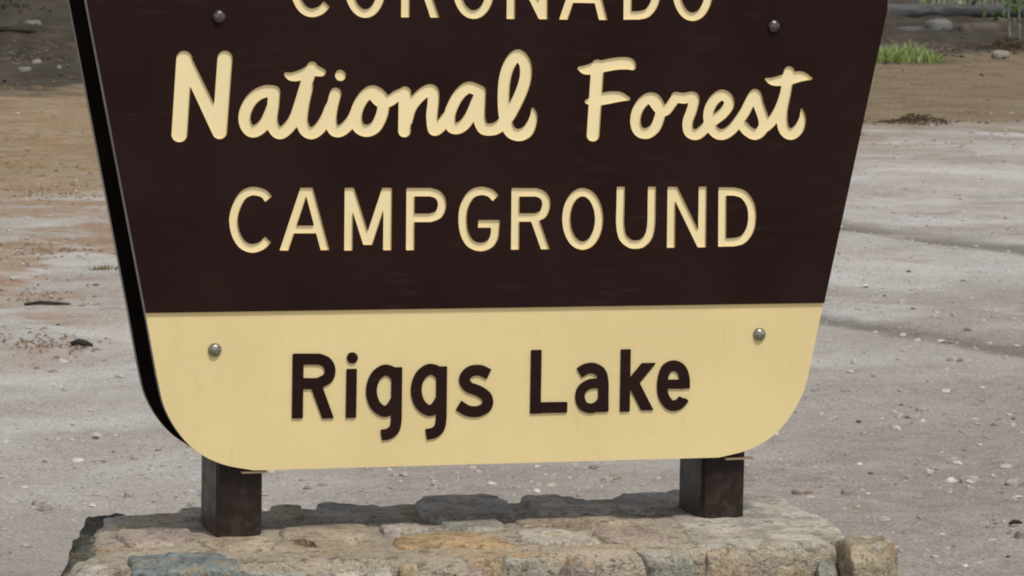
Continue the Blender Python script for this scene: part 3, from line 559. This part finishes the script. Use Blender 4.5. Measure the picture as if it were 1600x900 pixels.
# ------------------------------------------------------------------ loose stones, twigs, litter
ICO_V = []; PHI = (1+5**.5)/2
for a in (-1, 1):
    for b in (-PHI, PHI): ICO_V += [(0, a, b), (a, b, 0), (b, 0, a)]
ICO_V = np.array(ICO_V, float); ICO_V /= np.linalg.norm(ICO_V[0])
def hull_faces(V):
    F = []; n = len(V); d = np.linalg.norm(V[:, None]-V[None], axis=2); e = np.min(d[d > 0])*1.01
    for i in range(n):
        for j in range(i+1, n):
            for k in range(j+1, n):
                if d[i, j] < e and d[j, k] < e and d[i, k] < e:
                    F.append((i, j, k) if np.dot(np.cross(V[j]-V[i], V[k]-V[i]), V[i]) > 0 else (i, k, j))
    return np.array(F)
ICO_F = hull_faces(ICO_V)
def colour_attr(me, C):
    a = me.color_attributes.new('Col', 'FLOAT_COLOR', 'POINT'); a.data.foreach_set('color', np.c_[C, np.ones(len(C))].astype(np.float32).ravel())
def in_plinth(x, y): return (np.abs(x) < .95) & (y > -.42) & (y < .42)
def scatter_pebbles():
    N = 23000; ang = np.radians(rng.uniform(5, 30, N)); r = 11*np.exp(1.1*rng.uniform(0, 1, N)**1.35); x = -2.6+r*np.sin(ang); y = -10.4+r*np.cos(ang)
    dens = .35+1.3*np.clip(vn2(x*.9, y*.9, 31)+.5, 0, 1)*np.clip(vn2(x*3.1, y*3.1, 32)+.6, 0, 1)
    onroad = y-GRAV_S*x < GRAV_Y+1.5
    k = (~in_plinth(x, y)) & (rng.uniform(0, 1, N) < dens) & (onroad | (rng.uniform(0, 1, N) < .35)); x, y, r = x[k], y[k], r[k]; N = len(x)
    s = np.clip(.0042*np.exp(rng.normal(0, .55, N)), .002, .016)*(r/12)**.15
    sc = np.stack([s*rng.uniform(.8, 1.5, N), s*rng.uniform(.8, 1.5, N), s*rng.uniform(.45, .85, N)], 1)
    V = ICO_V[None]*(1+rng.uniform(-.3, .3, (N, 12, 1)))*sc[:, None]
    th = rng.uniform(0, 6.28, N); c, sn = np.cos(th)[:, None], np.sin(th)[:, None]
    V = np.stack([V[..., 0]*c-V[..., 1]*sn+x[:, None], V[..., 0]*sn+V[..., 1]*c+y[:, None], V[..., 2]+(ground_z(x, y)+sc[:, 2]*.15)[:, None]], -1)
    pal = np.array([(.50, .475, .45), (.42, .39, .36), (.52, .495, .465), (.33, .28, .24), (.26, .23, .2), (.44, .38, .335), (.60, .565, .53), (.13, .11, .09)])
    ci = rng.choice(len(pal), N, p=[.24, .27, .09, .14, .07, .15, .02, .02]); C = pal[ci]*rng.uniform(.8, 1.15, (N, 1))
    me = fast_mesh('loose_gravel', V.reshape(-1, 3), (ICO_F[None]+np.arange(N)[:, None, None]*12).reshape(-1, 3), False); colour_attr(me, np.repeat(C, 12, 0))
    finish(link('loose_gravel', me, M_PEBBLE), 'small loose pebbles strewn over the gravel drive', 'gravel', kind='stuff')
scatter_pebbles()
def gz(x, y): return float(ground_z(np.array([x]), np.array([y]))[0])
def rock(xy, sx, sy, sz, c, seed, label, rz=0., n=6, power=3.6):
    x, y = xy; me = rock_mesh('stone', sx, sy, sz, seed, n, power); o = link('stone', me, M_ROCK); o.color = (*c, 1)
    o.location = (x, y, gz(x, y)-sz*.12); o.rotation_euler.z = rz
    return finish(o, label, 'stone')
PS, GS, BS = (.49, .465, .43), (.36, .345, .325), (.40, .335, .285)
rock((2.22, 2.75), 0.061, 0.038, 0.030, PS, 200, 'largest pale flat stone on the gravel near the right edge', .1)
rock((2.31, 2.65), 0.055, 0.038, 0.033, PS, 201, 'pale stone at the right edge beside the largest flat stone', -.3)
rock((2.08, 2.85), 0.028, 0.026, 0.026, PS, 202, 'chunky white stone left of the largest pale flat stone', .5)
rock((1.73, 2.74), 0.058, 0.032, 0.022, BS, 203, 'flat pinkish stone on the gravel behind the right end of the plinth', .1)
rock((1.96, 1.86), 0.041, 0.032, 0.033, GS, 204, 'grey stone cut off by the right edge near the bottom corner', .3)
rock((1.83, 2.18), 0.024, 0.022, 0.019, PS, 205, 'small pale stone on the gravel right of the plinth corner', .2)
rock((2.53, 4.64), 0.023, 0.019, 0.019, PS, 206, 'white stone beside the right rounded corner of the sign', .4)
rock((2.86, 4.93), 0.020, 0.019, 0.020, PS, 207, 'lone round white stone right of the sign below the lower wheel track', .2)
rock((2.59, 3.99), 0.043, 0.026, 0.022, PS, 208, 'long pale stone right of the sign level with the lower lettering', .1)
rock((2.68, 4.12), 0.041, 0.026, 0.019, (.5, .47, .44), 209, 'flat pale stone just behind the long pale stone', -.1)
rock((2.44, 3.78), 0.024, 0.019, 0.020, (.5, .47, .44), 210, 'pale stone just in front of the long pale stone', .6)
rock((1.84, 2.70), 0.029, 0.026, 0.017, GS, 211, 'low grey stone behind the right end of the plinth', .2)
rock((-0.30, 2.99), 0.043, 0.032, 0.022, (.45, .42, .37), 212, 'pale stone on the gravel nearest the lower left edge', .4)
rock((-0.05, 3.05), 0.026, 0.026, 0.025, PS, 213, 'white stone on the gravel above the left end of the plinth', .1)
rock((0.09, 2.92), 0.023, 0.022, 0.022, (.50, .47, .43), 214, 'pale stone close to the left side of the left post', .8)
rock((-0.13, 3.09), 0.021, 0.019, 0.017, PS, 215, 'small white stone between the lower left edge and the left post', .8)
rock((1.28, 3.05), 0.032, 0.026, 0.022, PS, 216, 'white stone in the gap under the board left of the right post', .2)
rock((0.76, 2.81), 0.017, 0.017, 0.016, PS, 217, 'tiny white stone in the middle of the gap under the board', .2)
rock((3.83, 26.15), 0.084, 0.069, 0.074, (.33, .31, .275), 280, 'small bright stone on the dark forest floor left of the sign')
rock((3.50, 24.88), 0.109, 0.092, 0.053, (.23, .215, .19), 281, 'flat dull stone in front of the small bright stone at left')
rock((3.86, 25.24), 0.042, 0.046, 0.047, (.28, .26, .23), 282, 'tiny stone on the dark floor close to the sign edge at left')
rock((5.70, 36.92), 0.210, 0.139, 0.105, (.22, .215, .195), 283, 'grey stone right of the dark stick at top left', .4)
rock((3.50, 25.89), 0.315, 0.508, 0.063, (.17, .155, .135), 290, 'broad flat grey stone at the left edge on the forest floor', n=7)
rock((4.93, 34.10), 0.134, 0.139, 0.126, (.40, .39, .37), 291, 'palest stone, lying behind the dark stick at top left')
rock((18.02, 38.60), 0.341, 0.303, 0.234, (.185, .185, .18), 292, 'tilted pale grey slab of rock in front of the fallen log', .4, 8)
rock((14.85, 29.83), 0.180, 0.172, 0.142, (.30, .27, .235), 293, 'rounded pale boulder at the foot of the sapling', 0, 7)
rock((17.04, 37.31), 0.450, 0.330, 0.175, (.12, .11, .105), 294, 'dark low rock behind the grass tuft', 0, 7)
rock((18.34, 38.01), 0.550, 0.385, 0.188, (.125, .105, .09), 295, 'brown weathered rock between the grey slab and the sapling', .2, 7)
rock((20.38, 41.73), 0.300, 0.275, 0.175, (.15, .12, .105), 296, 'brown rock under the right end of the fallen log', .7, 7)

def tube(path, radii, n=8):
    P = np.array(path, float); m = len(P); V = []
    for i in range(m):
        t = P[min(i+1, m-1)]-P[max(i-1, 0)]; t /= np.linalg.norm(t); a = np.cross(t, (0, 0, 1) if abs(t[2]) < .9 else (1, 0, 0)); a /= np.linalg.norm(a); b = np.cross(t, a)
        for k in range(n):
            th = 2*math.pi*k/n; V.append(P[i]+radii[i]*(a*math.cos(th)+b*math.sin(th)))
    F = [(i*n+k, (i+1)*n+k, (i+1)*n+(k+1) % n, i*n+(k+1) % n) for i in range(m-1) for k in range(n)]
    F += [tuple(range(n)), tuple(range((m-1)*n, m*n))[::-1]]
    return V, F
def twig(x, y, L, r, rz, label):
    pts = [(-L/2, 0, r*.9), (-L/6, L*.04, r*1.6), (L/5, -L*.02, r*1.3), (L/2, L*.05, r*.8)]
    v, f = tube(pts, [r*.7, r, r*.9, r*.4], 7); o = link('twig', mesh('twig', v, f, True), M_TWIG); o.location = (x, y, gz(x, y)+.004); o.rotation_euler.z = rz
    finish(o, label, 'twig')
twig(0.49, 7.23, .17, .008, -.05, 'long dark twig lying on pale gravel left of the sign')
twig(0.38, 5.97, .075, .012, -.5, 'short dark twig on the gravel just left of the sign')
twig(4.69, 32.36, .52, .035, .1, 'thick dark stick beside the palest stone at top left')
twig(2.02, 2.02, .04, .006, .2, 'small black twig at the right edge near the bottom')

def make_log():
    lx, ly = 19.67, 42.06
    root = empty('fallen_log', (lx, ly, gz(lx, ly)+.13), math.radians(-20))
    n, m = 18, 40; V = []; r0 = .105
    for i in range(m):
        t = -1.0+2.1*i/(m-1)
        for k in range(n):
            a = 2*math.pi*k/n; p = np.array([[t*1.2, math.cos(a)*2, math.sin(a)*2]]); r = r0*(1-.06*t)*(1+.22*vn3(p*1.1, 5)[0]+.12*vn3(p*3., 6)[0])
            V.append((t, r*math.cos(a), r*math.sin(a)+.03*math.sin(t*1.3)))
    F = [(i*n+k, i*n+(k+1) % n, (i+1)*n+(k+1) % n, (i+1)*n+k) for i in range(m-1) for k in range(n)]+[tuple(range(n))[::-1], tuple(range((m-1)*n, m*n))]
    link('trunk', mesh('trunk', V, F, True), M_LOG, root)
    for t, an, L in ((-.5, 1.1, .15), (.35, 2.0, .2), (.8, .8, .15)):
        v, f = tube([(t, math.cos(an)*.07, math.sin(an)*.07), (t+.05, math.cos(an)*(.08+L*.5), math.sin(an)*(.08+L*.5)), (t+.13, math.cos(an)*(.08+L), math.sin(an)*(.08+L))], [.035, .025, .012]); link('branch_stub', mesh('branch_stub', v, f, True), M_LOG, root)
    finish(root, 'weathered grey fallen log lying on the bank at top right', 'log')
make_log()

def blades(cx, cy, N, rx, ry, h, w, c0, c1, seed, lean=.35):
    g = np.random.default_rng(seed); a = g.uniform(0, 6.28, N); q = np.sqrt(g.uniform(0, 1, N)); bx = cx+q*rx*np.cos(a); by = cy+q*ry*np.sin(a)
    hh = h*g.uniform(.45, 1.1, N)*(1-.45*q); th = g.uniform(0, 6.28, N); ln = lean*g.uniform(.2, 1.3, N)*hh; ww = w*g.uniform(.6, 1.3, N)
    ox, oy = np.cos(th), np.sin(th); z0 = ground_z(bx, by)-.01; V = np.zeros((N, 5, 3))
    for k, (t, s) in enumerate(((0, 1), (0, -1), (.55, .8), (.55, -.8), (1, 0))):
        V[:, k, 0] = bx+ox*ln*t*t-oy*ww*s*.5; V[:, k, 1] = by+oy*ln*t*t+ox*ww*s*.5; V[:, k, 2] = z0+hh*t*(1-.15*t)
    i = np.arange(N)[:, None]*5; F = np.concatenate([i+np.array([[0, 1, 3]]), i+np.array([[0, 3, 2]]), i+np.array([[2, 3, 4]])])
    mixv = g.uniform(0, 1, (N, 1)); C = np.array(c0)*(1-mixv)+np.array(c1)*mixv
    return V.reshape(-1, 3), F, np.repeat(C, 5, 0)
def grass(name, args, label, cat, kind=None, mat=None):
    Vs, Fs, Cs, o = [], [], [], 0
    for a in args:
        v, f, c = blades(*a); Vs.append(v); Fs.append(f+o); Cs.append(c); o += len(v)
    me = fast_mesh(name, np.vstack(Vs), np.vstack(Fs), False); colour_attr(me, np.vstack(Cs)); return finish(link(name, me, mat or M_LEAF), label, cat, None, kind)
grass('grass_tuft', [(13.73, 29.69, 420, .27, .42, .27, .013, (.15, .23, .045), (.40, .47, .17), 5, .6), (13.33, 29.34, 260, .25, .38, .25, .013, (.15, .23, .045), (.38, .45, .16), 6, .6), (13.76, 29.25, 120, .16, .3, .20, .013, (.12, .2, .03), (.4, .48, .18), 9, .8), (13.65, 29.68, 260, .28, .36, .28, .012, (.33, .38, .17), (.58, .60, .38), 10, .8)], 'bright green tuft of grass growing beyond the right edge of the sign', 'grass')
grass('dry_grass_clump', [(1.03, 8.83, 70, .07, .06, .05, .007, (.16, .12, .045), (.24, .19, .09), 8, .9)], 'small olive clump of dry grass on the gravel left of the sign', 'grass')
grass('low_green_plants', [(6.2+i*.9, 44+3*math.sin(i*2.1), 140, .9, 1.2, .14, .04, (.045, .06, .02), (.08, .10, .035), 40+i, .9) for i in range(-1, 5)]
      + [(21+i*1.2, 50+2*math.sin(i*1.7), 130, .9, 1., .34, .05, (.12, .17, .06), (.36, .40, .28), 60+i, .7) for i in range(-1, 6)], 'low green plants covering the far forest floor along the top', 'plants', 'stuff')

def sapling():
    x0, y0 = 16.28, 32.44; root = empty('sapling', (x0, y0, gz(x0, y0))); g = np.random.default_rng(3); Vs, Fs, Cs, off = [], [], [], 0
    for sx, sy, lean, H in ((-.09, 0, -.05, 1.25), (.03, .05, -.01, 1.5), (.13, -.03, .05, 1.3)):
        pts = [(sx+lean*t*1.0+.015*math.sin(5*t+sx*40), sy+.02*math.sin(4*t), H*t-.03) for t in np.linspace(0, 1, 9)]
        v, f = tube(pts, [.020*(1-.6*t) for t in np.linspace(0, 1, 9)]); link('stem', mesh('stem', v, f, True), M_STEM, root)
        for _ in range(110):
            t = g.uniform(.42, 1.02); k = min(int(t*8), 8); b = np.array(pts[k]); c = b+g.normal(0, .11, 3)*(1, 1, .6); d = g.normal(0, 1, 3); d /= np.linalg.norm(d); e = np.cross(d, g.normal(0, 1, 3)); e /= np.linalg.norm(e); s = g.uniform(.03, .055)
            Vs += [c-d*s, c+e*s*.45, c+d*s, c-e*s*.45]; Fs.append((off, off+1, off+2, off+3)); off += 4; col = np.array((.10, .19, .045))*g.uniform(.6, 1.5); Cs += [col]*4
    me = fast_mesh('foliage', np.array(Vs), np.array(Fs), False); colour_attr(me, np.array(Cs)); link('foliage', me, M_LEAF, root)
    finish(root, 'young sapling with thin pale stems at the top right corner', 'sapling')
sapling()

def litter(name, spots, label, kind='stuff', c=((.16, .085, .045), (.05, .032, .02)), cat='litter'):
    Vs, Fs, Cs, o = [], [], [], 0
    for cx, cy, N, rx, ry, L, hgt, seed in spots:
        g = np.random.default_rng(seed); x = cx+g.normal(0, rx, N); y = cy+g.normal(0, ry, N); th = g.uniform(0, 6.28, N); l = L*g.uniform(.4, 1.2, N); w = L*.07*g.uniform(.6, 2.2, N)
        q = np.exp(-((x-cx)/rx)**2-((y-cy)/ry)**2); z = ground_z(x, y)+.003+hgt*q*g.uniform(.2, 1, N); d = np.stack([np.cos(th), np.sin(th), g.normal(0, .22, N)], 1); s = np.stack([-np.sin(th), np.cos(th), np.zeros(N)], 1)
        ctr = np.stack([x, y, z], 1); up = np.array([0, 0, 1.]); V = np.stack([ctr-d*l[:, None]/2-s*w[:, None], ctr-d*l[:, None]/2+s*w[:, None], ctr+d*l[:, None]/2, ctr+up*w[:, None]*1.6], 1)
        i = np.arange(N)[:, None]*4; Fs.append(np.concatenate([i+np.array([[0, 2, 3]]), i+np.array([[2, 1, 3]]), i+np.array([[1, 0, 3]])])+o); o += 4*N
        m = g.uniform(0, 1, (N, 1)); Vs.append(V.reshape(-1, 3)); Cs.append(np.repeat(np.array(c[0])*m+np.array(c[1])*(1-m), 4, 0))
    me = fast_mesh(name, np.vstack(Vs), np.vstack(Fs), False); colour_attr(me, np.vstack(Cs)); return finish(link(name, me, M_LITTER), label, cat, None, kind)
litter('debris_clump', [(8.96, 18.55, 320, .15, .14, .05, .07, 1)], 'dark brown clump of needles and bark on the dirt right of the sign', 'stuff', ((.11, .07, .035), (.03, .02, .012)), 'debris')
litter('leaf_pile', [(15.91, 31.88, 500, .2, .2, .08, .15, 2)], 'heap of dead olive brown leaves at the foot of the sapling', 'stuff', ((.10, .075, .04), (.035, .026, .016)), 'leaves')
spots, dark_spots = [], []
g = np.random.default_rng(77)
for k in range(60):
    y = g.uniform(5.5, 34); x = -2+(y+6.4)*math.tan(math.radians(g.uniform(8, 27)))
    if y-GRAV_S*x < GRAV_Y-2 and g.uniform() < .85: continue
    spots.append((x, y, int(g.uniform(30, 90)), g.uniform(.2, .7)*(y+6)/18, g.uniform(.2, .7)*(y+6)/18, .022+.0012*y, .005, 500+k))
for cx, cy in ((0.94, 9.76), (0.85, 9.67), (0.25, 6.07), (0.33, 6.02), (1.94, 16.79), (3.33, 22.84), (0.56, 7.79), (1.55, 12.75), (1.35, 12.76)): spots.append((cx, cy, 60, .10*(cy+6)/13, .2*(cy+6)/13, .035, .006, int(1000+cx*100+cy)))
for k in range(34):
    y = g.uniform(24, 48); x = -2+(y+6.4)*math.tan(math.radians(g.uniform(8.5, 26.5)))
    if y-DARK_S*x > DARK_Y: dark_spots.append((x, y, 60, g.uniform(.4, 1.2), g.uniform(.5, 1.5), .11, .03, 700+k))
litter('forest_litter', dark_spots, 'dark bark chips and dead leaves over the far forest floor', 'stuff', ((.16, .13, .10), (.02, .016, .012)))
litter('pine_needle_litter', spots, 'scattered brown pine needles and bark bits on the dirt', 'stuff', ((.32, .215, .135), (.17, .12, .08)))
